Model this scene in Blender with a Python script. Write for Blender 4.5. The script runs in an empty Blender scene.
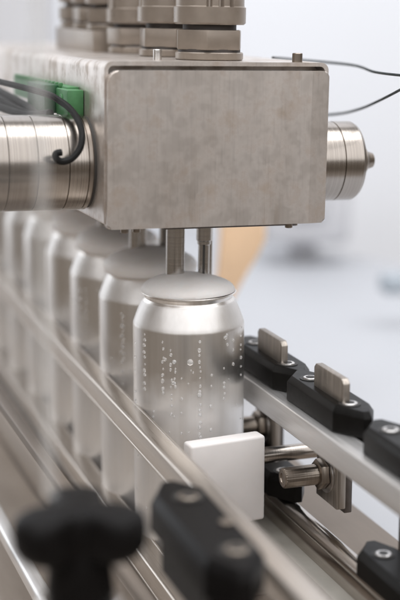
import bpy, bmesh, math, random
from mathutils import Vector, Matrix, Euler
random.seed(11)
R = math.radians
SC = bpy.context.scene
COL = SC.collection

# ------------------------------------------------------------------ camera
cam = bpy.data.cameras.new('camera')
cam.sensor_fit = 'VERTICAL'; cam.sensor_height = 36.0; cam.lens = 85.02
cam.clip_start = 0.02; cam.clip_end = 60
co = bpy.data.objects.new('camera', cam); COL.objects.link(co)
co.location = (-0.25955, -0.77432, 0.34230)
co.rotation_euler = (R(90 - 12.533), 0, R(-19.006))
cam.dof.use_dof = True
cam.dof.focus_distance = 0.805
cam.dof.aperture_fstop = 4.4
cam.dof.aperture_blades = 9
SC.camera = co
HX, HY = math.sin(R(19.006)), math.cos(R(19.006))       # horizontal view direction

# ------------------------------------------------------------------ world, lamps, exposure
w = bpy.data.worlds.new('World'); SC.world = w; w.use_nodes = True
bg = w.node_tree.nodes['Background']
bg.inputs[0].default_value = (1.0, 0.85, 0.71, 1); bg.inputs[1].default_value = 0.175
SC.view_settings.view_transform = 'Standard'; SC.view_settings.look = 'None'
SC.view_settings.exposure = 0; SC.view_settings.gamma = 1

def area(name, loc, target, sx, sy, power, color):
    l = bpy.data.lights.new(name, 'AREA'); l.shape = 'RECTANGLE'; l.size = sx; l.size_y = sy
    l.energy = power; l.color = color
    o = bpy.data.objects.new(name, l); COL.objects.link(o); o.location = loc
    o.rotation_euler = (Vector(target) - Vector(loc)).to_track_quat('-Z', 'Y').to_euler()
    return o
area('overhead_lamp', (-0.2, -1.0, 1.45), (0.0, -0.15, 0.2), 5.0, 2.9, 70, (0.965, 0.975, 1.0))
area('hall_lamp', (0.35, 0.15, 2.5), (0.75, 1.9, -0.2), 4.0, 1.6, 77, (0.95, 0.97, 1.0))
area('back_left_fill', (-0.75, 1.70, 0.60), (0.0, 0.0, 0.2), 1.0, 1.3, 7, (0.90, 0.95, 1.0))  # unseen lamp added at back left to brighten rail edges and can rims

# ------------------------------------------------------------------ materials
def mat(name):
    m = bpy.data.materials.new(name); m.use_nodes = True
    nt = m.node_tree; b = nt.nodes['Principled BSDF']
    return m, nt, b
def N(nt, t, **k):
    n = nt.nodes.new(t)
    for a, v in k.items(): setattr(n, a, v)
    return n
def coords(nt, scale):
    tc = N(nt, 'ShaderNodeTexCoord'); mp = N(nt, 'ShaderNodeMapping')
    mp.inputs['Scale'].default_value = scale
    nt.links.new(tc.outputs['Object'], mp.inputs['Vector'])
    return mp.outputs['Vector']
def noise(nt, vec, scale, detail=4, rough=0.55):
    n = N(nt, 'ShaderNodeTexNoise'); n.inputs['Scale'].default_value = scale
    n.inputs['Detail'].default_value = detail; n.inputs['Roughness'].default_value = rough
    nt.links.new(vec, n.inputs['Vector']); return n.outputs['Fac']
def ramp(nt, fac, stops):
    r = N(nt, 'ShaderNodeValToRGB'); e = r.color_ramp.elements
    while len(e) < len(stops): e.new(0.5)
    for el, (p, c) in zip(e, stops):
        el.position = p; el.color = (*c, 1) if len(c) == 3 else c
    nt.links.new(fac, r.inputs['Fac']); return r.outputs['Color']
def g(v): return (v, v, v)
def bump(nt, b, fac, strength, dist):
    n = N(nt, 'ShaderNodeBump'); n.inputs['Strength'].default_value = strength; n.inputs['Distance'].default_value = dist
    nt.links.new(fac, n.inputs['Height']); nt.links.new(n.outputs['Normal'], b.inputs['Normal'])

def metal(name, c0, c1, r0, r1, stretch=(1, 1, 1), scale=60, metallic=1.0, bmp=0.05, bdist=0.0004):
    m, nt, b = mat(name)
    v = coords(nt, stretch); f = noise(nt, v, scale)
    nt.links.new(ramp(nt, f, [(0.3, c0), (0.7, c1)]), b.inputs['Base Color'])
    nt.links.new(ramp(nt, f, [(0.3, g(r0)), (0.7, g(r1))]), b.inputs['Roughness'])
    b.inputs['Metallic'].default_value = metallic
    if bmp: bump(nt, b, f, bmp, bdist)
    return m
def plain(name, c, rough, metallic=0.0, var=0.12, scale=80, bmp=0.0, bdist=0.0003, spec=0.5, coat=0):
    m, nt, b = mat(name)
    v = coords(nt, (1, 1, 1)); f = noise(nt, v, scale)
    lo = tuple(x * (1 - var) for x in c); hi = tuple(min(1, x * (1 + var)) for x in c)
    nt.links.new(ramp(nt, f, [(0.3, lo), (0.7, hi)]), b.inputs['Base Color'])
    nt.links.new(ramp(nt, f, [(0.3, g(rough * 0.9)), (0.7, g(min(1, rough * 1.1)))]), b.inputs['Roughness'])
    b.inputs['Metallic'].default_value = metallic
    b.inputs['Specular IOR Level'].default_value = spec
    if coat: b.inputs['Coat Weight'].default_value = coat
    if bmp: bump(nt, b, f, bmp, bdist)
    return m

def sheet_steel():                       # pickled stainless sheet with drip stains and blotches
    m, nt, b = mat('sheet_steel')
    v = coords(nt, (1, 1, 1)); vs = coords(nt, (1, 1, 0.22))
    f1 = noise(nt, v, 75, 5, 0.62); f2 = noise(nt, vs, 60, 3); f3 = noise(nt, coords(nt, (1, 1, 0.06)), 700, 3); f4 = noise(nt, v, 16, 2)
    c = ramp(nt, f1, [(0.30, (0.56, 0.485, 0.42)), (0.43, (0.66, 0.60, 0.555)), (0.49, (0.74, 0.69, 0.65)), (0.8, (0.78, 0.735, 0.70))])
    c2 = ramp(nt, f2, [(0.28, (0.76, 0.72, 0.675)), (0.42, (0.93, 0.92, 0.91)), (0.7, (1, 1, 1))])
    c3 = ramp(nt, f3, [(0.3, g(0.90)), (0.5, g(1.0))])
    c4 = ramp(nt, f4, [(0.3, (0.91, 0.895, 0.88)), (0.65, (1.0, 1.0, 1.0))])
    f5 = noise(nt, coords(nt, (1, 1, 0.035)), 150, 4, 0.7)
    c5 = ramp(nt, f5, [(0.27, (0.72, 0.68, 0.63)), (0.335, g(1.0))])
    f6 = noise(nt, coords(nt, (1, 1, 0.10)), 22, 2)
    c6 = ramp(nt, f6, [(0.32, g(0.86)), (0.62, g(1.0))])
    prev = c
    for x in (c2, c3, c4, c5, c6):
        mx = N(nt, 'ShaderNodeMix', data_type='RGBA', blend_type='MULTIPLY'); mx.inputs['Factor'].default_value = 1
        nt.links.new(prev, mx.inputs['A']); nt.links.new(x, mx.inputs['B']); prev = mx.outputs['Result']
    nt.links.new(prev, b.inputs['Base Color'])
    nt.links.new(ramp(nt, f1, [(0.35, g(0.50)), (0.6, g(0.33))]), b.inputs['Roughness'])
    b.inputs['Metallic'].default_value = 0.80
    bump(nt, b, f3, 0.06, 0.0003)
    return m
def can_metal():                         # bare brushed aluminium; a reflection is painted in as a paler lower body
    m, nt, b = mat('can_aluminium')
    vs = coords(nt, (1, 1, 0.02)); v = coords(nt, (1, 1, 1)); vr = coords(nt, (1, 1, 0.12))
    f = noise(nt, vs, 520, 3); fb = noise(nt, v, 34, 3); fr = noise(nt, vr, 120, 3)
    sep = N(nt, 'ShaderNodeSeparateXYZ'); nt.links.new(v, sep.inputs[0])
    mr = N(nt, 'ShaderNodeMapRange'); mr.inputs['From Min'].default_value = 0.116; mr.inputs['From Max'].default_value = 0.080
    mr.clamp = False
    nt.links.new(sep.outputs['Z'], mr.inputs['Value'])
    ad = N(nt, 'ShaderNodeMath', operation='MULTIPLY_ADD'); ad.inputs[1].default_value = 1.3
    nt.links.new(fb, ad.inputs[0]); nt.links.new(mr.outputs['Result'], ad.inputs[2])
    refl_and_film = ramp(nt, ad.outputs[0], [(0.5, g(0.06)), (1.8, g(0.85))])
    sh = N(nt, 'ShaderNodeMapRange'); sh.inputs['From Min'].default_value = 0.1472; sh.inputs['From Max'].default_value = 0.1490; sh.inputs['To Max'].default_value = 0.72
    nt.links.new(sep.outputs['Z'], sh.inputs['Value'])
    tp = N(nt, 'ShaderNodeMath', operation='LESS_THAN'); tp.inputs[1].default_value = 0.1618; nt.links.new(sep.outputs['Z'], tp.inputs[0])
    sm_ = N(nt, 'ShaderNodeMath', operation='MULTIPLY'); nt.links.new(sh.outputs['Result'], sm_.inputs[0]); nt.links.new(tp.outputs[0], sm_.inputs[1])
    mxx = N(nt, 'ShaderNodeMath', operation='MAXIMUM'); nt.links.new(refl_and_film, mxx.inputs[0]); nt.links.new(sm_.outputs[0], mxx.inputs[1]); refl_and_film = mxx.outputs[0]
    mm = N(nt, 'ShaderNodeMath', operation='MULTIPLY'); nt.links.new(refl_and_film, mm.inputs[0])
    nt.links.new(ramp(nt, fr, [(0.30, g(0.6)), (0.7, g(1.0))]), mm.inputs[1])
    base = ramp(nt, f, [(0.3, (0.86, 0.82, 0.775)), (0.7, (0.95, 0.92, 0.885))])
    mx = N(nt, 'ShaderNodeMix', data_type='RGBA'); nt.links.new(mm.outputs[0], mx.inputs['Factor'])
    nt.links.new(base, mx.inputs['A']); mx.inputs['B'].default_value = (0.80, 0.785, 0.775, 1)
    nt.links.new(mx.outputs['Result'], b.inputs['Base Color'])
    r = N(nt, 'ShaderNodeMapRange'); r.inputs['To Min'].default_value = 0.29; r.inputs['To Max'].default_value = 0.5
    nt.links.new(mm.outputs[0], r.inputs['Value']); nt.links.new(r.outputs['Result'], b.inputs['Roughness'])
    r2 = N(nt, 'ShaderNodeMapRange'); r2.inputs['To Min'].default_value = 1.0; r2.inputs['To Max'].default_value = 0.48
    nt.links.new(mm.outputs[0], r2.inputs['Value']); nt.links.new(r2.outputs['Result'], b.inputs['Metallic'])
    bump(nt, b, f, 0.05, 0.0002)
    return m
def foam_mat():
    m, nt, b = mat('beer_foam')
    v = coords(nt, (1, 1, 1)); f = noise(nt, v, 900, 3); f2 = noise(nt, v, 90, 3)
    nt.links.new(ramp(nt, f2, [(0.3, (0.90, 0.86, 0.83)), (0.7, (0.94, 0.915, 0.895))]), b.inputs['Base Color'])
    b.inputs['Roughness'].default_value = 0.55
    b.inputs['Subsurface Weight'].default_value = 0.25; b.inputs['Subsurface Radius'].default_value = (0.004, 0.003, 0.0025)
    b.inputs['Subsurface Scale'].default_value = 0.6
    vo = N(nt, 'ShaderNodeTexVoronoi'); vo.inputs['Scale'].default_value = 700; nt.links.new(v, vo.inputs['Vector'])
    ml = N(nt, 'ShaderNodeMath', operation='MULTIPLY'); nt.links.new(vo.outputs['Distance'], ml.inputs[0]); nt.links.new(f2, ml.inputs[1])
    bump(nt, b, ml.outputs[0], 0.35, 0.0005)
    return m
def water_mat():
    m, nt, b = mat('water_drop')
    b.inputs['Base Color'].default_value = (1, 1, 1, 1); b.inputs['Roughness'].default_value = 0.04
    b.inputs['IOR'].default_value = 1.33; b.inputs['Transmission Weight'].default_value = 0.72
    return m
def acrylic_mat():
    m, nt, b = mat('clear_acrylic')
    out = nt.nodes['Material Output']
    tr = N(nt, 'ShaderNodeBsdfTransparent'); tr.inputs[0].default_value = (0.97, 0.97, 0.97, 1)
    b.inputs['Base Color'].default_value = (0.75, 0.74, 0.73, 1); b.inputs['Roughness'].default_value = 0.08
    v = coords(nt, (1, 1, 1)); f = noise(nt, v, 25, 4)
    mx = N(nt, 'ShaderNodeMixShader'); nt.links.new(ramp(nt, f, [(0.3, g(0.03)), (0.7, g(0.065))]), mx.inputs[0])
    nt.links.new(tr.outputs[0], mx.inputs[1]); nt.links.new(b.outputs[0], mx.inputs[2])
    nt.links.new(mx.outputs[0], out.inputs['Surface'])
    return m

def acrylic_edge():
    m, nt, b = mat('acrylic_cut_edge')
    out = nt.nodes['Material Output']
    tr = N(nt, 'ShaderNodeBsdfTransparent'); b.inputs['Base Color'].default_value = (0.8, 0.79, 0.77, 1); b.inputs['Roughness'].default_value = 0.35
    v = coords(nt, (1, 1, 1)); f = noise(nt, v, 60, 3)
    mx = N(nt, 'ShaderNodeMixShader'); nt.links.new(ramp(nt, f, [(0.3, g(0.20)), (0.7, g(0.30))]), mx.inputs[0])
    nt.links.new(tr.outputs[0], mx.inputs[1]); nt.links.new(b.outputs[0], mx.inputs[2]); nt.links.new(mx.outputs[0], out.inputs['Surface'])
    return m
M = {}
M['acrylic_edge'] = acrylic_edge()
M['sheet'] = sheet_steel()
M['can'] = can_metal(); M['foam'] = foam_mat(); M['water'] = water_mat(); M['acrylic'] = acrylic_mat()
M['lid_under'] = plain('can_inside', (0.5, 0.48, 0.45), 0.4, 0.8)
M['turned'] = metal('turned_steel', (0.30, 0.265, 0.235), (0.52, 0.475, 0.43), 0.20, 0.27, (1, 0.0, 0.0), 1400, 1.0, 0.03, 0.0002)
M['turned_z'] = metal('turned_steel_upright', (0.55, 0.52, 0.49), (0.70, 0.67, 0.64), 0.15, 0.2, (0.0, 0.0, 1), 900, 1.0, 0.02)
M['groove'] = plain('dark_groove_rubber', (0.06, 0.055, 0.05), 0.6)  # dark rubber for the seals and the probe slot
M['rail'] = metal('brushed_rail_steel', (0.50, 0.45, 0.40), (0.60, 0.55, 0.50), 0.27, 0.36, (1, 0.02, 1), 1500, 1.0, 0.03, 0.0002)
M['rail_white'] = metal('satin_aluminium', (0.70, 0.685, 0.67), (0.80, 0.79, 0.78), 0.34, 0.46, (1, 0.02, 1), 1200, 0.85, 0.03, 0.0002)
M['rod'] = metal('polished_rod', (0.50, 0.46, 0.42), (0.58, 0.54, 0.50), 0.16, 0.2, (1, 0.01, 1), 900, 1.0, 0)
M['brass'] = metal('bronze_toned_steel', (0.27, 0.23, 0.19), (0.36, 0.31, 0.265), 0.28, 0.36, (1, 0.0, 0.0), 1200)
M['tab'] = metal('scored_plate', (0.27, 0.24, 0.21), (0.50, 0.45, 0.40), 0.34, 0.5, (1, 1, 0.03), 700, 0.9, 0.1)
M['nylon'] = plain('grey_beige_nylon', (0.27, 0.225, 0.185), 0.30, 0.25, 0.08, 120, 0.05)
M['nylon_dark'] = plain('dark_gland_seal', (0.06, 0.05, 0.045), 0.6)
M['blackp'] = plain('black_plastic', (0.005, 0.0045, 0.004), 0.38, 0, 0.3, 300, 0.10, 0.0002, 0.16)
M['knobp'] = plain('black_knob_plastic', (0.005, 0.0042, 0.004), 0.48, 0, 0.3, 300, 0.1, 0.0002, 0.14)
M['whitep'] = plain('white_plastic', (0.80, 0.765, 0.745), 0.42, 0, 0.03, 60, 0.04)
M['whitep'].node_tree.nodes['Principled BSDF'].inputs['Subsurface Weight'].default_value = 0.45
M['whitep'].node_tree.nodes['Principled BSDF'].inputs['Subsurface Radius'].default_value = (0.006, 0.005, 0.0045)
M['screw'] = metal('screw_zinc', (0.66, 0.64, 0.62), (0.82, 0.80, 0.78), 0.25, 0.4, (1, 1, 1), 300)
M['socket'] = plain('screw_socket', (0.03, 0.028, 0.026), 0.5, 0.3)
M['green'] = plain('green_terminal_plastic', (0.008, 0.075, 0.022), 0.45, 0, 0.15, 200)
M['green_pale'] = plain('green_header_plastic', (0.07, 0.22, 0.085), 0.5, 0, 0.15, 200)
M['cable'] = plain('black_cable_rubber', (0.006, 0.0055, 0.005), 0.6, spec=0.25)
M['wire'] = plain('dark_green_wire', (0.006, 0.014, 0.013), 0.5, spec=0.25)
M['deck'] = metal('bed_plate_steel', (0.19, 0.157, 0.13), (0.235, 0.197, 0.165), 0.45, 0.55, (1, 0.1, 1), 120, 0.5)
M['belt'] = plain('brown_conveyor_belt', (0.20, 0.16, 0.13), 0.5, 0.2, 0.2, 90)
M['strip'] = plain('grey_wear_strip', (0.42, 0.40, 0.36), 0.5, 0, 0.06, 90)
M['dark_steel'] = metal('dark_bracket_steel', (0.10, 0.09, 0.08), (0.17, 0.15, 0.14), 0.3, 0.5, (1, 1, 1), 120, 0.8)
M['tray'] = metal('tray_steel', (0.36, 0.31, 0.265), (0.45, 0.395, 0.345), 0.4, 0.55, (1, 0.2, 1), 60, 0.75)
M['wall'] = plain('white_wall_paint', (0.79, 0.805, 0.84), 0.8, 0, 0.01, 3)
M['floor'] = plain('hall_floor', (0.42, 0.375, 0.335), 0.6, 0, 0.03, 4)
M['tank'] = plain('white_enamel', (0.455, 0.465, 0.49), 0.5, 0, 0.01, 4)
M['cab'] = plain('grey_cabinet_paint', (0.55, 0.55, 0.57), 0.5, 0, 0.04, 9)
M['arm_tone'] = plain('tan_arm_tone', (0.88, 0.62, 0.40), 0.8, 0, 0.06, 30)
M['bluep'] = plain('grey_blue_plastic', (0.36, 0.40, 0.44), 0.5, 0, 0.08, 30)

# ------------------------------------------------------------------ mesh helpers
def fin(bm, name, m, parent=None, loc=(0, 0, 0), rot=(0, 0, 0), ang=32, smooth=True):
    bmesh.ops.recalc_face_normals(bm, faces=bm.faces)
    if smooth:
        for f in bm.faces: f.smooth = True
        for e in bm.edges:
            e.smooth = not (len(e.link_faces) == 2 and e.calc_face_angle(0) > R(ang))
    me = bpy.data.meshes.new(name); bm.to_mesh(me); bm.free()
    ms = m if isinstance(m, (list, tuple)) else [m]
    for x in ms: me.materials.append(x)
    o = bpy.data.objects.new(name, me); COL.objects.link(o)
    o.location = loc; o.rotation_euler = rot
    if parent: o.parent = parent
    return o
def empty(name, loc, label, cat, group=None, rot=(0, 0, 0)):
    o = bpy.data.objects.new(name, None); COL.objects.link(o); o.empty_display_size = 0.02
    o.location = loc; o.rotation_euler = rot
    return tag(o, label, cat, group)
def tag(o, label=None, cat=None, group=None, kind=None):
    if label: o['label'] = label
    if cat: o['category'] = cat
    if group: o['group'] = group
    if kind: o['kind'] = kind
    return o
def box(bm, c, s, bev=0.0, seg=2, rot=None):
    t = bmesh.new(); bmesh.ops.create_cube(t, size=1)
    bmesh.ops.scale(t, vec=s, verts=t.verts)
    if bev: bmesh.ops.bevel(t, geom=t.edges[:], offset=bev, segments=seg, profile=0.5, affect='EDGES')
    if rot: bmesh.ops.rotate(t, cent=(0, 0, 0), matrix=Euler(rot).to_matrix(), verts=t.verts)
    bmesh.ops.translate(t, vec=c, verts=t.verts)
    join(bm, t); return bm
def join(bm, t):
    me = bpy.data.meshes.new('tmp'); t.to_mesh(me); t.free(); bm.from_mesh(me); bpy.data.meshes.remove(me)
def lathe(bm, prof, seg=48, mtx=None, ridge=None):
    """prof: list of (r, z); ridge(angle, r, z) may change the radius"""
    t = bmesh.new(); rings = []
    for r, z in prof:
        if r < 1e-6: rings.append([t.verts.new((0, 0, z))]); continue
        ring = []
        for k in range(seg):
            a = 2 * math.pi * k / seg
            rr = ridge(k, r, z) if ridge else r
            ring.append(t.verts.new((rr * math.cos(a), rr * math.sin(a), z)))
        rings.append(ring)
    for A, B in zip(rings, rings[1:]):
        if len(A) == 1 and len(B) == 1: continue
        for k in range(seg):
            k2 = (k + 1) % seg
            if len(A) == 1: t.faces.new((A[0], B[k2], B[k]))
            elif len(B) == 1: t.faces.new((A[k], A[k2], B[0]))
            else: t.faces.new((A[k], A[k2], B[k2], B[k]))
    if mtx is not None: bmesh.ops.transform(t, matrix=mtx, verts=t.verts)
    join(bm, t); return bm
AX = Matrix.Rotation(R(90), 4, 'Y')                  # lathe axis z -> +x
AXN = Matrix.Rotation(R(-90), 4, 'Y')                # lathe axis z -> -x
AY = Matrix.Rotation(R(90), 4, 'X')                  # lathe axis z -> -y
def T(x, y, z): return Matrix.Translation((x, y, z))
def cyl(bm, r, h, mtx=None, seg=32, ch=0.0):
    if ch: return lathe(bm, [(0, 0), (r - ch, 0), (r, ch), (r, h - ch), (r - ch, h), (0, h)], seg, mtx)
    return lathe(bm, [(0, 0), (r, 0), (r, h), (0, h)], seg, mtx)
def prism(bm, pts, h, mtx=None, bev=0.0, seg=2):
    t = bmesh.new()
    a = [t.verts.new((x, y, 0)) for x, y in pts]; b_ = [t.verts.new((x, y, h)) for x, y in pts]
    n = len(pts); t.faces.new(a[::-1]); t.faces.new(b_)
    for k in range(n): t.faces.new((a[k], a[(k + 1) % n], b_[(k + 1) % n], b_[k]))
    if bev: bmesh.ops.bevel(t, geom=t.edges[:], offset=bev, segments=seg, profile=0.5, affect='EDGES')
    if mtx is not None: bmesh.ops.transform(t, matrix=mtx, verts=t.verts)
    join(bm, t); return bm
def tube(bm, pts, r, seg=10, smooth=8):
    P = [Vector(p) for p in pts]; Q = []
    for i in range(len(P) - 1):                       # catmull-rom
        p0, p1, p2, p3 = P[max(i - 1, 0)], P[i], P[i + 1], P[min(i + 2, len(P) - 1)]
        for s in range(smooth):
            u = s / smooth
            Q.append(0.5 * ((2 * p1) + (p2 - p0) * u + (2 * p0 - 5 * p1 + 4 * p2 - p3) * u * u + (3 * p1 - p0 - 3 * p2 + p3) * u ** 3))
    Q.append(P[-1]); t = bmesh.new(); rings = []
    ref = Vector((0.13, 0.3, 0.94))
    for i, q in enumerate(Q):
        d = (Q[min(i + 1, len(Q) - 1)] - Q[max(i - 1, 0)]).normalized()
        u = d.cross(ref).normalized(); v = d.cross(u)
        rings.append([t.verts.new(q + r * (u * math.cos(2 * math.pi * k / seg) + v * math.sin(2 * math.pi * k / seg))) for k in range(seg)])
    for A, B in zip(rings, rings[1:]):
        for k in range(seg): t.faces.new((A[k], A[(k + 1) % seg], B[(k + 1) % seg], B[k]))
    t.faces.new(rings[0][::-1]); t.faces.new(rings[-1])
    join(bm, t); return bm
def copy_tree(o, parent=None):
    c = o.copy(); COL.objects.link(c); c.parent = parent
    for ch in [x for x in bpy.data.objects if x.parent == o]: copy_tree(ch, c)
    return c
def rounded(pts_r, n=6):
    """rounded rectangle outline (x0, z0, x1, z1) with four corner radii (bl, br, tr, tl)"""
    (x0, z0, x1, z1), (bl, br, tr, tl) = pts_r; out = []
    for cx, cz, r, a0 in ((x0 + bl, z0 + bl, bl, 180), (x1 - br, z0 + br, br, 270), (x1 - tr, z1 - tr, tr, 0), (x0 + tl, z1 - tl, tl, 90)):
        for k in range(n + 1):
            a = R(a0 + 90 * k / n); out.append((cx + r * math.cos(a), cz + r * math.sin(a)))
    return out

# ------------------------------------------------------------------ setting
wc = Vector((-0.2596 + HX * 2.35, -0.7743 + HY * 2.35, 0))
bm = bmesh.new(); box(bm, (0, 0.05, 0.65), (9, 0.1, 3.4))
tag(fin(bm, 'back_wall', M['wall'], None, (wc.x, wc.y, 0), (0, 0, R(-19))), kind='structure')
bm = bmesh.new(); box(bm, (0, 0, -1.05), (9, 9, 0.1))
tag(fin(bm, 'floor', M['floor']), kind='structure')

# ------------------------------------------------------------------ conveyor
cv = empty('conveyor', (0, 0.2, -0.03), 'steel can conveyor running under the row of cans', 'conveyor')
def lpart(name, fn, m, parent, base):
    b = bmesh.new(); fn(b); bmesh.ops.translate(b, vec=tuple(-x for x in base), verts=b.verts)
    return fin(b, name, m, parent)
cb = (0, 0.2, -0.03)
def f_belt(b):
    for k in range(42):
        box(b, (0.0, -0.395 + k * 0.0385, -0.004), (0.078, 0.0375, 0.008), 0.0012)
lpart('belt', f_belt, M['belt'], cv, cb)
lpart('wear_strip', lambda b: box(b, (0.0475, 0.35, 0.0165), (0.0165, 1.55, 0.007), 0.001), M['strip'], cv, cb)
lpart('side_channel', lambda b: (box(b, (0.0475, 0.35, -0.0035), (0.014, 1.55, 0.032), 0.001)), M['tray'], cv, cb)
lpart('side_channel', lambda b: (box(b, (-0.0475, 0.35, -0.012), (0.012, 1.55, 0.034), 0.001)), M['tray'], cv, cb)
lpart('bed_plate', lambda b: box(b, (0.083, 0.36, 0.0175), (0.054, 1.62, 0.005), 0.001), M['deck'], cv, cb)
lpart('bed_plate', lambda b: box(b, (-0.13, 0.36, -0.022), (0.15, 1.62, 0.005), 0.001), M['tray'], cv, cb)

# ------------------------------------------------------------------ cans
H = 0.1665; CR = 0.033
can_prof = [(0, 0.009), (0.020, 0.006), (0.0225, 0.0005), (0.0240, 0), (0.0258, 0.0012), (0.0315, 0.009), (CR, 0.0135), (CR, H - 0.0195),
            (0.0328, H - 0.0180), (0.0321, H - 0.0160), (0.0301, H - 0.0105), (0.0281, H - 0.0060), (0.0268, H - 0.0040), (0.0258, H - 0.0031), (0.0255, H - 0.0023), (0.0260, H - 0.0014),
            (0.0268, H - 0.0008), (0.0277, H - 0.0004), (0.0281, H), (0.0277, H + 0.0004), (0.0268, H + 0.0002), (0.0260, H - 0.0008), (0.0258, H - 0.02), (0, H - 0.021)]
def foam_prof(h, over, droop):
    p = [(0.0, h)]
    for k in range(1, 15):
        a = k / 14 * math.pi / 2
        p.append(((0.0276 + over) * math.sin(a) ** 0.85, h * (math.cos(a) ** 0.9) + 0.0003))
    p += [(0.0270 + over, -droop * 0.7), (0.0262 + over * 0.6, -droop), (0.0255, -droop + 0.0004)]
    return p
def foam_bm(h, over, droop, seed):
    b = bmesh.new(); rnd = random.Random(seed); ph = [rnd.uniform(0, 6.28) for _ in range(4)]
    lathe(b, foam_prof(h, over, droop), 64)
    for v in b.verts:
        a = math.atan2(v.co.y, v.co.x); r = math.hypot(v.co.x, v.co.y) / 0.0276
        v.co.z += 0.0011 * r * math.sin(2 * a + ph[0]) * (1 - r * 0.6) + 0.0007 * math.sin(3 * a + ph[1]) * r * (1.1 - r)
        k = 1 + 0.012 * math.sin(3 * a + ph[2]) * (1 if over > 0 else 0); v.co.x *= k; v.co.y *= k
    return b
CAN_LABELS = ['nearest bare silver can, capped with smooth white foam, drops down its side',
              'silver can with a rounded foam cap, second from the front of the line',
              'silver can with a pointed foam cap, third from the front of the line',
              'blurred silver can, fourth from the front of the line',
              'blurred silver can below the left steel cylinder, fifth from the front of the line',
              'very blurred silver can, sixth from the front of the line',
              'very blurred silver can, seventh from the front of the line']
FO = [(0.0088, 0.0001, 0.0002), (0.0110, 0.0024, 0.0036), (0.0125, 0.0016, 0.003), (0.0120, 0.0016, 0.003), (0.010, 0.0008, 0.003), (0.010, 0.001, 0.003), (0.010, 0.001, 0.003)]
CANX = lambda y: y * 0.010
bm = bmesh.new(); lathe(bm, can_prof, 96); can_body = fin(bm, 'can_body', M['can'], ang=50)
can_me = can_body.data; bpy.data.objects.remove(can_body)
def droplets(b, lst, seed):
    rnd = random.Random(seed)
    for a, z, r in lst:
        t = bmesh.new(); bmesh.ops.create_icosphere(t, subdivisions=2, radius=1)
        el = rnd.uniform(1.0, 1.5) if r < 0.0011 else 1.0
        bmesh.ops.scale(t, vec=(r * 0.8, r, r * el), verts=t.verts)
        bmesh.ops.translate(t, vec=(CR + r * 0.1, 0, z), verts=t.verts)
        bmesh.ops.rotate(t, cent=(0, 0, 0), matrix=Matrix.Rotation(a, 3, 'Z'), verts=t.verts)
        join(b, t)
    return b
CAMA = math.atan2(-0.7743, -0.2596)
def drop_list(seed, dense):
    rnd = random.Random(seed); L = []
    def colm(px, z0, z1, n, r=0.0007):
        s = max(-0.985, min(0.985, (px - 187) / 56.0)); a = CAMA + math.asin(s)
        for k in range(n):
            z = z0 + (z1 - z0) * (k + rnd.uniform(-0.3, 0.3)) / max(1, n - 1)
            L.append((a + rnd.uniform(-0.012, 0.012), z, r * rnd.uniform(0.7, 1.5)))
    if dense:
        for px, z0, z1, n in ((143.5, 0.145, 0.113, 10), (162, 0.142, 0.112, 9), (170, 0.139, 0.10, 10), (173.5, 0.131, 0.116, 6),
                              (198, 0.143, 0.06, 24), (225, 0.145, 0.14, 2), (231, 0.14, 0.128, 3), (239, 0.147, 0.118, 7), (222, 0.117, 0.108, 4),
                              (209, 0.125, 0.07, 6), (152, 0.10, 0.09, 4), (180, 0.12, 0.09, 4), (134, 0.14, 0.09, 6)):
            colm(px, z0, z1, n)
        a = CAMA + math.asin(1.5 / 56); L.append((a, 0.1315, 0.0019))
        L.append((CAMA + math.asin(-14.0 / 56), 0.1315, 0.0013)); L.append((CAMA + math.asin(-23.0 / 56), 0.1325, 0.0011)); L.append((CAMA + math.asin(36.0 / 56), 0.1442, 0.0012))
        L.append((CAMA + math.asin(-15.0 / 56), 0.119, 0.0013)); L.append((CAMA + math.asin(10.5 / 56), 0.112, 0.0013)); L.append((CAMA + math.asin(16.5 / 56), 0.081, 0.0015))
    else:
        for k in range(4): colm(rnd.uniform(140, 185), 0.14, rnd.uniform(0.09, 0.12), 8)
    for k in range(26 if dense else 12):
        L.append((CAMA + rnd.uniform(-1.3, 1.3), rnd.uniform(0.02, 0.145), rnd.uniform(0.0003, 0.0006)))
    return L
PITCH = 0.080
for i in range(7):
    y = i * PITCH
    r = empty('beverage_can', (CANX(y), y, 0.0), CAN_LABELS[i], 'can', 'cans in a row on the conveyor')
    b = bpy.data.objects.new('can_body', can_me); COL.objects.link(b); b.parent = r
    b.rotation_euler.z = i * 0.7
    fin(foam_bm(*FO[i], 5 + i), 'foam_cap', M['foam'], r, (0, 0, H + 0.0003), ang=60)
    if i < 3:
        tag(fin(droplets(bmesh.new(), drop_list(40 + i, i == 0), i), 'water_drops', M['water'], r), kind='stuff')

# ------------------------------------------------------------------ filling head
HB = (0.0, -0.035, 0.2130)
ROLL = R(1.3)
hd = empty('filling_head', HB, 'stained stainless steel filling box with two steel cylinders, over the nearest can', 'filling machine', rot=(R(-0.9), ROLL, 0))
X0, X1, ZB, ZT, L = -0.0605, 0.0705, 0.0, 0.0882, 0.47
def shell(b):
    # a U shaped hood, sheet 2 mm thick: outer outline minus the inner one, plus the back
    o = rounded(((X0, ZB, X1, ZT), (0.0015, 0.0015, 0.0045, 0.0045)))
    t = bmesh.new(); lay = []
    def ring(pts, y): return [t.verts.new((x, y, z)) for x, z in pts]
    inn = rounded(((X0 + 0.0022, ZB + 0.0012, X1 - 0.0022, ZT - 0.0022), (0.001, 0.001, 0.003, 0.003)))
    a = ring(o, 0.0006); b2 = ring([(x * 0.9995, z) for x, z in o], 0); c = ring(inn, 0); d = ring(inn, 0.012)
    e = ring(o, L); n = len(o)
    def band(p, q):
        for k in range(n): t.faces.new((p[k], p[(k + 1) % n], q[(k + 1) % n], q[k]))
    band(e, a); band(a, b2); band(b2, c); band(c, d); t.faces.new(e); t.faces.new(d)
    join(b, t)
bm = bmesh.new(); shell(bm); fin(bm, 'housing', M['sheet'], hd, ang=40)
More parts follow.
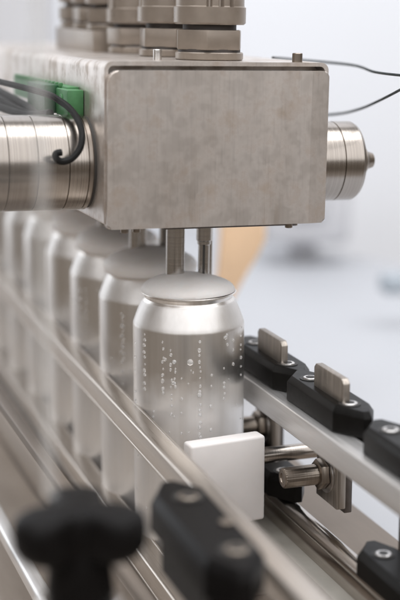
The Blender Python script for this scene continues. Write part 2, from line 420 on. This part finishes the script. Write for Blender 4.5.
# front panel: folded tray, a hair proud of the hood, with a small gap under the top lip
bm = bmesh.new()
o = rounded(((X0 + 0.0010, ZB - 0.0022, X1 - 0.0005, ZT - 0.0046), (0.0022, 0.0022, 0.0030, 0.0060)), 8)
prism(bm, [(x, -z) for x, z in o], 0.0062, Matrix.Rotation(R(-90), 4, 'X') @ T(0, 0, 0) , 0.0009, 3)
bmesh.ops.translate(bm, vec=(0, -0.0042, 0), verts=bm.verts)
for xc, s_ in ((X1 - 0.0115, 1), (X0 + 0.0050, -1)):
    bmesh.ops.bisect_plane(bm, geom=bm.verts[:] + bm.edges[:] + bm.faces[:], plane_co=(xc, 0, 0), plane_no=(1, 0, 0), dist=1e-6)
    for v in bm.verts:
        q_ = (v.co.x - xc) * s_
        if q_ > 1e-5: v.co.y += q_ * 0.16
fin(bm, 'front_panel', M['sheet'], hd, ang=5)
bm = bmesh.new(); box(bm, (0.0150, 0.118, -0.0021), (0.080, 0.230, 0.0042), 0.0005)
fin(bm, 'bottom_plate', M['dark_steel'], hd)
def small_screw(x, y, z, r, h, name='screw', m='screw', rib=False):
    b = bmesh.new()
    if rib: lathe(b, [(0, 0), (r, 0), (r, h - 0.0003), (r - 0.0003, h), (r * 0.55, h), (r * 0.55, h - 0.001), (0, h - 0.001)], 36, None, lambda k, rr, zz: rr * (0.95 if k % 3 == 0 else 1))
    else: cyl(b, r, h, None, 20, 0.0003)
    return fin(b, name, M[m], hd, (x, y, z))
small_screw(0.0530, 0.0045, ZT - 0.0001, 0.0029, 0.0052, 'cap_screw', 'brass', True)
small_screw(-0.0215, 0.030, ZT - 0.0001, 0.0024, 0.006, 'cap_screw', 'screw', True)
for x, y in ((0.0505, 0.004), (0.0570, 0.012), (-0.0470, 0.006), (-0.0400, 0.006)):
    small_screw(x, y, -0.0056, 0.0022, 0.0056, 'cap_screw', 'brass')

def gland_parts(parent, loc, rotz, s=1.0, low=False):
    G = bpy.data.objects.new('cable_gland', None); COL.objects.link(G); G.parent = parent; G.location = loc; G.rotation_euler.z = rotz
    b = bmesh.new(); cyl(b, 0.0188 * s, 0.0042 * s, T(0, 0, 0.0002), 48, 0.0006)
    fin(b, 'washer', M['nylon'], G)
    b = bmesh.new(); prism(b, [(0.0198 * s * math.cos(R(60 * k)), 0.0198 * s * math.sin(R(60 * k))) for k in range(6)], 0.0108 * s, T(0, 0, 0.0056 * s), 0.0008)
    fin(b, 'hex_nut', M['nylon'], G)
    b = bmesh.new(); cyl(b, 0.0148 * s, 0.004 * s, T(0, 0, 0.0158 * s), 40); cyl(b, 0.0172 * s, 0.002 * s, T(0, 0, 0.0040 * s), 40)
    fin(b, 'seal_ring', M['nylon_dark'], G)
    b = bmesh.new(); z0 = 0.0192 * s
    def rg(k, r, z): return r * (0.87 if (z > z0 + 0.0095 * s and z < z0 + 0.040 * s and k % 6 in (0, 1) and (k // 18) % 2 == 0) else 1.0)
    lathe(b, [(0, z0), (0.0188 * s, z0), (0.0199 * s, z0 + 0.001 * s), (0.0199 * s, z0 + 0.0093 * s), (0.0192 * s, z0 + 0.0096 * s), (0.0190 * s, z0 + 0.0100 * s), (0.0186 * s, z0 + 0.034 * s), (0.0170 * s, z0 + 0.042 * s), (0.010 * s, z0 + 0.046 * s), (0, z0 + 0.046 * s)], 108, None, rg)
    fin(b, 'ribbed_cap', M['nylon'], G, ang=25)
    b = bmesh.new(); cyl(b, 0.0085 * s, 0.09, T(0, 0, z0 + 0.044 * s), 24)
    fin(b, 'cable', M['cable'], G)
    return G
gland_parts(hd, (0.0118, 0.0370, ZT), R(8), 1.04)
gland_parts(hd, (0.0090, 0.1000, ZT), R(22), 1.04)
gland_parts(hd, (0.0065, 0.1650, ZT), R(40))
# filling tubes and level probes, one pair per station
for i in range(4):
    y = 0.043 + i * PITCH; dx = i * PITCH * 0.01
    b = bmesh.new(); zb = -0.0425
    lathe(b, [(0.0046, zb), (0.0056, zb), (0.0056, 0.002), (0.0046, 0.002), (0.0046, zb)], 32)
    fin(b, 'fill_tube', M['turned_z'], hd, (-0.0045 + dx, y + 0.002, 0))
    b = bmesh.new()
    cyl(b, 0.0047, 0.020, T(0, 0, -0.018), 28, 0.0004)
    p = fin(b, 'level_probe', M['turned_z'], hd, (0.0135 + dx, y + 0.002, 0))
    b = bmesh.new()
    lathe(b, [(0, -0.0182), (0.0040, -0.0182), (0.0040, -0.0200), (0.0034, -0.0205), (0.0034, -0.040), (0, -0.040)], 24)
    fin(b, 'probe_tip', M['turned_z'], p)
    b = bmesh.new(); box(b, (-0.0012, -0.0034, -0.030), (0.0012, 0.0012, 0.019), 0)
    fin(b, 'probe_slot', M['groove'], p)
b = bmesh.new(); cyl(b, 0.0022, 0.046, T(0, 0, -0.0428), 20, 0.0003)
fin(b, 'vent_tube', M['turned_z'], hd, (0.0205, 0.056, 0))
# steel cylinders either side
def drum(side, r, ln, marks, z, y, tip):
    MX = (AX if side > 0 else AXN)
    x = X1 if side > 0 else X0
    D = bpy.data.objects.new('steel_cylinder', None); COL.objects.link(D); D.parent = hd; D.location = (x, y, z)
    b = bmesh.new(); prof = [(0, -0.001), (r * 0.93, -0.001), (r * 0.93, 0.0016)]
    last = 0.0016
    prof += [(r - 0.0005, 0.0016), (r, 0.0022)]
    for mk in marks:
        prof += [(r, mk - 0.0003), (r - 0.0007, mk), (r - 0.0007, mk + 0.0002), (r, mk + 0.0005)]
    prof += [(r, ln - 0.002), (r - 0.0012, ln), (0, ln)]
    lathe(b, prof, 72, MX); fin(b, 'barrel', M['turned'], D, ang=25)
    b = bmesh.new()
    lathe(b, [(0, -0.0005), (r * 0.965, -0.0005), (r * 0.965, 0.0022), (r * 0.9, 0.0022)], 64, MX); fin(b, 'gasket', M['groove'], D)
    if tip:
        b = bmesh.new(); lathe(b, [(0.0150, ln - 0.0003), (0.0150, ln + 0.0032), (0.0135, ln + 0.0044), (0, ln + 0.0044)], 40, MX); fin(b, 'end_seal', M['groove'], D)
        b = bmesh.new(); lathe(b, [(0.0110, ln + 0.0040), (0.0105, ln + 0.0065), (0.0055, ln + 0.0105), (0.0045, ln + 0.0140), (0, ln + 0.0146)], 24, MX); fin(b, 'end_stud', M['brass'], D)
    return D
drum(1, 0.0238, 0.0345, [0.0035, 0.0205], 0.0285, 0.040, True)
drum(-1, 0.0268, 0.105, [0.0045, 0.0155, 0.0330, 0.0490, 0.070], 0.0305, 0.040, False)
# green terminal block on the left side
tb = bpy.data.objects.new('terminal_block', None); COL.objects.link(tb); tb.parent = hd; tb.location = (X0, 0.115, 0.0655)
bm = bmesh.new(); box(bm, (-0.0035, 0.014, 0.0), (0.007, 0.150, 0.0130), 0.0006)
for k in range(14): box(bm, (-0.0072, -0.045 + k * 0.0095, 0.0068), (0.002, 0.004, 0.0025), 0.0003)
fin(bm, 'header', M['green_pale'], tb)
bm = bmesh.new(); box(bm, (-0.0100, -0.0185, -0.0015), (0.012, 0.046, 0.0165), 0.0008)
fin(bm, 'plug', M['green'], tb)
bm = bmesh.new(); box(bm, (-0.0050, -0.0585, -0.0025), (0.0095, 0.028, 0.0155), 0.0008)
cyl(bm, 0.003, 0.001, T(-0.0095, -0.0585, -0.0005) @ AXN, 16)
fin(bm, 'end_flange', M['green_pale'], tb)

# raised gland block further back
gb = empty('gland_block', (0.0, 0.152, 0.2965), 'raised grey beige block with three cable glands, behind the filling box lid', 'gland block')
bm = bmesh.new(); box(bm, (0.009, 0.0535, 0.0080), (0.049, 0.107, 0.0162), 0.0008)
fin(bm, 'mounting_block', M['nylon'], gb)
for k in range(3): gland_parts(gb, (0.0025, 0.0175 + k * 0.0385, 0.0160), R(10 + 20 * k), 0.9)

# ------------------------------------------------------------------ cables
def cable(name, pts_list, m, label, cat, r):
    b = bmesh.new()
    for pts in pts_list: tube(b, pts, r)
    return tag(fin(b, name, m), label, cat)
cable('black_cable', [[(-0.125, 0.24, 0.290), (-0.100, 0.12, 0.2865), (-0.0795, 0.03, 0.2824), (-0.0727, 0.010, 0.2785), (-0.0698, -0.006, 0.2742), (-0.0690, -0.020, 0.2680), (-0.0699, -0.0275, 0.2614), (-0.0724, -0.0305, 0.2554),
                       (-0.0772, -0.0315, 0.2508), (-0.0822, -0.0315, 0.2496), (-0.0854, -0.0315, 0.2516), (-0.0852, -0.0312, 0.2540), (-0.0822, -0.0310, 0.2545)]],
      M['cable'], 'black cable hooked down over the left steel cylinder', 'cable', 0.0019)
cable('grey_cable_bundle', [[(-0.105, 0.26, 0.284), (-0.088, 0.17, 0.279), (-0.076, 0.085, 0.270), (-0.074, 0.03, 0.2655), (-0.0725, 0.008, 0.266)],
                            [(-0.112, 0.24, 0.286), (-0.094, 0.15, 0.277), (-0.079, 0.085, 0.267), (-0.074, 0.045, 0.268)],
                            [(-0.118, 0.22, 0.281), (-0.098, 0.14, 0.272), (-0.082, 0.07, 0.2665), (-0.074, 0.03, 0.270)]],
      M['cable'], 'bundle of dark wires running into the green terminal block', 'wires', 0.0025)
cable('thin_wire', [[(0.072, 0.05, 0.2985), (0.105, 0.10, 0.2945), (0.1300, 0.06, 0.2925), (0.118, 0.0, 0.2915), (0.105, -0.07, 0.2935)]],
      M['wire'], 'straight thin dark wire at the level of the box lid', 'wire', 0.0008)
cable('thin_wire', [[(0.072, 0.11, 0.262), (0.105, 0.10, 0.2575), (0.130, 0.085, 0.2590), (0.131, 0.05, 0.2650), (0.122, 0.0, 0.275), (0.105, -0.07, 0.289)]],
      M['wire'], 'curling thin dark wire rising above the right steel cylinder', 'wire', 0.0008)

# ------------------------------------------------------------------ guide rails
def rail(name, cx, z, wx, hz, y0, y1, m, label, yaw=0.0, bev=0.0015, bead=0.0):
    b = bmesh.new(); box(b, (0, (y1 - y0) / 2, 0), (wx, y1 - y0, hz), bev, 3)
    if bead:
        for sx in (-1, 1):
            for sz in ((-1, 1) if sx < 0 else (1,)): cyl(b, bead, y1 - y0 - 0.002, T(sx * (wx / 2 - bead * 0.75), y1 - y0 - 0.001, sz * (hz / 2 - bead * 0.75)) @ AY, 16)
    return tag(fin(b, name, m, None, (cx, y0, z), (0, 0, yaw)), label, 'guide rail')
YW = -R(0.75)
rail('guide_rail', -0.0445, 0.093, 0.0125, 0.0140, -0.46, 0.80, M['rail'], 'upper steel bar along the left side of the cans, carrying the blurred clamp', YW, 0.0006, 0.0012)
rail('guide_rail', -0.0405, 0.0135, 0.0140, 0.0140, -0.46, 0.80, M['rail'], 'lower steel bar along the left side of the cans, behind the star knob', YW, 0.0006, 0.0012)
rail('guide_rail', 0.0437, 0.1024, 0.0135, 0.0146, -0.40, 0.80, M['rail_white'], 'pale square bar along the right side, under the three black clamps', 0, 0.001)
rail('drip_edge', -0.1060, 0.0150, 0.0090, 0.0090, -0.40, 0.80, M['rail_white'], 'very blurred pale strip low at the left edge of the picture', 0, 0.002)
rail('guard_strip', -0.1000, 0.0880, 0.0060, 0.0060, -0.30, 0.80, M['deck'], 'blurred pale strip running outside the left steel bars, left of the star knob', 0, 0.001)
bm = bmesh.new(); cyl(bm, 0.0052, 1.25, T(0.0505, 0.85, 0.0385) @ AY, 32, 0.0005); box(bm, (0.0515, 0.225, 0.0262), (0.004, 1.25, 0.0144), 0.0004)
tag(fin(bm, 'guide_rod', M['rod']), 'shiny round rod low on the right, beside the white block', 'guide rod')

# ------------------------------------------------------------------ clamps
def clamp(loc, flip, label, tabbed=True, rotz=0.0, scale=1.0, sm='screw', bmat='blackp'):
    r = empty('rail_clamp', loc, label, 'clamp', 'black clamps on the guide rails', (0, 0, rotz))
    r.scale = (scale,) * 3
    s = -1 if flip else 1
    b = bmesh.new()
    pts = [(0.0, -0.029), (0.0105, -0.046), (0.0150, -0.046), (0.0225, -0.032), (0.0225, 0.032), (0.0150, 0.046), (0.0095, 0.046), (0.0, 0.035)]
    t = bmesh.new()
    lo = [t.verts.new((s * x, y, 0)) for x, y in pts]; mid = [t.verts.new((s * x, y, 0.0105)) for x, y in pts]
    cx = 0.0112
    top = [t.verts.new((s * (cx + (x - cx) * 0.80), y * 0.95, 0.0142)) for x, y in pts]; n = len(pts)
    t.faces.new(lo[::-1]); t.faces.new(top)
    for A, B in ((lo, mid), (mid, top)):
        for k in range(n): t.faces.new((A[k], A[(k + 1) % n], B[(k + 1) % n], B[k]))
    bmesh.ops.recalc_face_normals(t, faces=t.faces)
    bmesh.ops.bevel(t, geom=t.edges[:], offset=0.0004, segments=2, profile=0.5, affect='EDGES')
    join(b, t)
    box(b, (s * 0.0150, 0, -0.0080), (0.0090, 0.058, 0.0155), 0.0008)          # jaw that grips the rail's far side
    bmesh.ops.translate(b, vec=(0, 0.008, 0), verts=b.verts)
    fin(b, 'clamp_body', M[bmat], r, ang=14)
    if tabbed:
        b = bmesh.new(); prism(b, [(-0.0195, 0), (0.0195, 0), (0.0195, 0.0190), (0.0170, 0.0215), (-0.0170, 0.0215), (-0.0195, 0.0190)], 0.0040, Matrix.Rotation(R(90), 4, 'Z') @ Matrix.Rotation(R(90), 4, 'X'), 0.0004)
        fin(b, 'plate', M['tab'], r, (s * 0.0085 - 0.002, 0, 0.0060))
    for dy in (-0.0265, 0.0265):
        b = bmesh.new()
        lathe(b, [(0, 0), (0.0040, 0), (0.0042, 0.0003), (0.0041, 0.0008), (0.0038, 0.0010), (0.0026, 0.0010), (0.0024, 0.0006)], 32)
        sc = fin(b, 'cap_screw', M[sm], r, (s * 0.0100, dy + 0.006, 0.0142), (0, 0, random.uniform(0, 1.0)))
        b = bmesh.new(); prism(b, [(0.0026 * math.cos(R(60 * k)), 0.0026 * math.sin(R(60 * k))) for k in range(6)], 0.0012)
        fin(b, 'hex_socket', M['socket'], sc)
        b = bmesh.new(); lathe(b, [(0.0041, 0.0), (0.0060, 0.0), (0.0060, 0.0004), (0.0041, 0.0004)], 32)
        fin(b, 'counterbore', M['socket'], sc, (0, 0, 0))
    if bmat == 'knobp':
        b = bmesh.new(); cyl(b, 0.0026, 0.0012, None, 20, 0.0003); fin(b, 'set_screw', M[sm], r, (s * 0.0050, 0.004, 0.0140))
    return r
clamp((0.0420, -0.0080, 0.1102), False, 'black clamp with an upright metal plate, beside the nearest can')
clamp((0.0420, -0.0945, 0.1102), False, 'middle black clamp on the pale bar, with upright metal plate and two bright screws')
clamp((0.0420, -0.1960, 0.1102), False, 'black clamp cut off by the right edge of the picture, on the pale bar', False)
clamp((0.0400, -0.1960, 0.0440), False, 'black clamp on the round rod in the bottom right corner', False)
clamp((0.0400, -0.0080, 0.0440), False, 'black clamp on the round rod, mostly hidden behind the white block', False)
clamp((-0.0560, -0.2410, 0.0995), True, 'large blurred black clamp on the left steel bar, right of the star knob', False, YW, 1.22, 'brass', 'knobp')

# ------------------------------------------------------------------ stop block with its shaft, and the rail brackets
sb = empty('stop_block', (0.004, -0.052, 0.04), 'white plastic block in front of the nearest can', 'stop block')
bm = bmesh.new(); box(bm, (0.0, 0.0, 0.0255), (0.0470, 0.011, 0.051), 0.0017, 3)
bmesh.ops.rotate(bm, cent=(0, 0, 0), matrix=Matrix.Rotation(R(6), 3, 'Z'), verts=bm.verts)
fin(bm, 'block', M['whitep'], sb)
bm = bmesh.new(); cyl(bm, 0.0048, 0.070, T(0.020, 0.022, 0.030) @ AX, 28, 0.0006)
fin(bm, 'shaft', M['turned'], sb)
def bracket(y, label, leg, bolted=True):
    r = empty('rail_bracket', (0.064, y, 0.02), label, 'bracket', 'bolted brackets under the right bar')
    b = bmesh.new()
    if leg: box(b, (0.006, 0.004, 0.0375), (0.0050, 0.018, 0.075), 0.0008)
    else: box(b, (0.006, 0, 0.051), (0.0050, 0.020, 0.048), 0.0008)
    box(b, (-0.006, 0, 0.0737), (0.028, 0.016, 0.0028), 0.0006)
    fin(b, 'plate', M['dark_steel'], r)
    if not bolted: return r
    b = bmesh.new(); box(b, (-0.0006, 0, 0.0475), (0.0058, 0.029, 0.032), 0.0008)
    fin(b, 'clamp_plate', M['tab'], r)
    b = bmesh.new(); lathe(b, [(0, 0), (0.0060, 0), (0.0060, 0.0245), (0.0058, 0.0258), (0.0050, 0.0264), (0.0030, 0.0264), (0.0028, 0.0258), (0, 0.0258)], 72, T(-0.0045, 0, 0.049) @ AXN, lambda k, rr, zz: rr * (0.955 if (k % 3 == 0 and zz > 0.009 and rr > 0.0055) else 1))
    bo = fin(b, 'bolt', M['brass'], r)
    b = bmesh.new(); lathe(b, [(0, 0), (0.0112, 0), (0.0112, 0.0012), (0, 0.0012)], 36, T(-0.0036, 0, 0.049) @ AXN)
    fin(b, 'washer', M['screw'], bo)
    b = bmesh.new(); prism(b, [(0.0092 * math.cos(R(60 * k + 12)), 0.0092 * math.sin(R(60 * k + 12))) for k in range(6)], 0.0048, T(-0.0050, 0, 0.049) @ AXN, 0.0006)
    fin(b, 'nut', M['brass'], bo)
    return r
bracket(-0.068, 'bracket with a protruding bronze bolt, right of the white block', False)
bracket(0.030, 'blurred bracket with a bolt half hidden behind the white block', True)
bracket(-0.158, 'bracket at the right edge of the picture, above the bottom right clamp', True, False)

# ------------------------------------------------------------------ star knob on its post
kp = (-0.1325, -0.2580, 0.1150)
kn = empty('star_knob', kp, 'large blurred black star knob in the foreground', 'knob', rot=(0, 0, R(-10)))
kn.scale = (1.1, 1.1, 1.0)
bm = bmesh.new(); n = 120; rings = []
def kr(a):                                   # three lobed outline
    c = math.cos(3 * (a - R(90))); return 0.0180 + 0.0076 * math.tanh(1.5 * c + 0.35) / math.tanh(1.85)
lev = [(-0.0050, 0.78), (-0.0035, 0.90), (0.000, 0.98), (0.006, 1.0), (0.0105, 0.98), (0.0130, 0.92), (0.0146, 0.78), (0.0152, 0.4)]
for z, k in lev: rings.append([bm.verts.new((kr(2 * math.pi * i / n) * k * math.cos(2 * math.pi * i / n), kr(2 * math.pi * i / n) * k * math.sin(2 * math.pi * i / n), z + 0.012)) for i in range(n)])
for A, B in zip(rings, rings[1:]):
    for i in range(n): bm.faces.new((A[i], A[(i + 1) % n], B[(i + 1) % n], B[i]))
bm.faces.new(rings[0][::-1]); bm.faces.new(rings[-1])
fin(bm, 'handle', M['knobp'], kn, ang=50)
bm = bmesh.new(); lathe(bm, [(0, -0.012), (0.0122, -0.012), (0.0126, -0.010), (0.0112, 0.006), (0.0100, 0.0125), (0, 0.0125)], 48)
fin(bm, 'hub', M['knobp'], kn)
bm = bmesh.new(); lathe(bm, [(0, -0.0160), (0.0150, -0.0160), (0.0155, -0.0150), (0.0155, -0.0130), (0.0145, -0.0122), (0, -0.0122)], 48)
fin(bm, 'washer', M['turned_z'], kn)
bm = bmesh.new(); cyl(bm, 0.0135, 0.118, T(0, 0, -0.1345), 40, 0.001)
fin(bm, 'post', M['blackp'], kn)

# ------------------------------------------------------------------ clear guard in the left foreground
gp = empty('acrylic_guard', (-0.152, -0.292, -0.02), 'clear acrylic guard panel with a pale front edge, at the left', 'guard panel')
bm = bmesh.new(); box(bm, (0, 0.45, 0.36), (0.004, 0.90, 0.36), 0.0006)
fin(bm, 'pane', M['acrylic'], gp)
bm = bmesh.new(); box(bm, (0, -0.0016, 0.36), (0.0038, 0.003, 0.36), 0.0004)
fin(bm, 'cut_edge', M['acrylic_edge'], gp)

# ------------------------------------------------------------------ far background
def at(px, py, d):
    p, t = R(12.533), R(19.006)
    f = Vector((math.sin(t) * math.cos(p), math.cos(t) * math.cos(p), -math.sin(p))); r = Vector((math.cos(t), -math.sin(t), 0)); u = r.cross(f)
    return Vector(co.location) + (f + r * ((px - 200) / 1417) + u * (-(py - 300) / 1417)) * d
tb2 = empty('work_table', (0.5, 0.6, -1.0), 'white table top behind the conveyor, overexposed and blurred', 'table')
bm = bmesh.new()
prism(bm, [(-0.375, -0.95), (0.55, -0.95), (0.50, -0.15), (0.20, 0.33), (0.054, 0.673), (-0.10, 1.03), (-0.375, 0.60)], 0.03, T(0, 0, 0.92), 0.004)
fin(bm, 'table_top', M['tank'], tb2)
for x, y in ((-0.34, -0.9), (0.5, -0.9), (0.44, -0.2), (-0.12, 0.9), (-0.33, 0.5)):
    b = bmesh.new(); box(b, (x, y, 0.46), (0.04, 0.04, 0.92), 0.004); fin(b, 'leg', M['cab'], tb2)
q = at(304, 226, 2.05)
bm = bmesh.new(); box(bm, (0, 0, 0.03), (0.125, 0.10, 0.10), 0.012, 3); box(bm, (0.0, -0.02, 0.045), (0.055, 0.08, 0.05), 0.008)
box(bm, (0.0, 0.02, -0.25), (0.04, 0.04, 0.52), 0.004)
cabo = fin(bm, 'grey_instrument', M['cab'], None, q, (0, 0, R(-19)))
tag(cabo, 'blurred grey instrument on a stand in the background, below the right steel cylinder', 'instrument')
q = at(12, 60, 2.0)
bm = bmesh.new(); box(bm, (0, 0, -0.35), (0.115, 0.12, 1.30), 0.01, 3); box(bm, (0.0, -0.062, -0.2), (0.085, 0.006, 0.7), 0.002)
tag(fin(bm, 'grey_locker', M['cab'], None, q, (0, 0, R(-19))), 'pale blurred locker far behind the box, in the top left corner', 'locker')
q = at(400, 280, 1.65)
bm = bmesh.new(); box(bm, (0, 0, -0.004), (0.045, 0.03, 0.022), 0.006, 3); box(bm, (0.015, 0, 0.006), (0.02, 0.02, 0.012), 0.004)
tag(fin(bm, 'blue_tool', M['bluep'], None, q, (0, 0, R(-10))), 'small blurred grey blue tool lying on the white table at the right edge', 'tool')
bm = bmesh.new()
prism(bm, [(0.0, 0.17), (0.040, 0.17), (0.040, 0.1126), (0.032, 0.097), (0.024, 0.084), (0.013, 0.063), (0.005, 0.045), (-0.02, 0.0), (-0.045, -0.05), (-0.085, -0.05), (-0.04, 0.02), (-0.003, 0.06)], 0.05, Matrix.Rotation(R(90), 4, 'X'), 0.003)
tag(fin(bm, 'arm_shape', M['arm_tone'], None, (0.1948, 0.4817, 0.0), (0, 0, R(-19))), 'blurred tan shape like an arm behind the filling tubes', 'arm_shape')  # stands in for a blurred arm behind the tubes
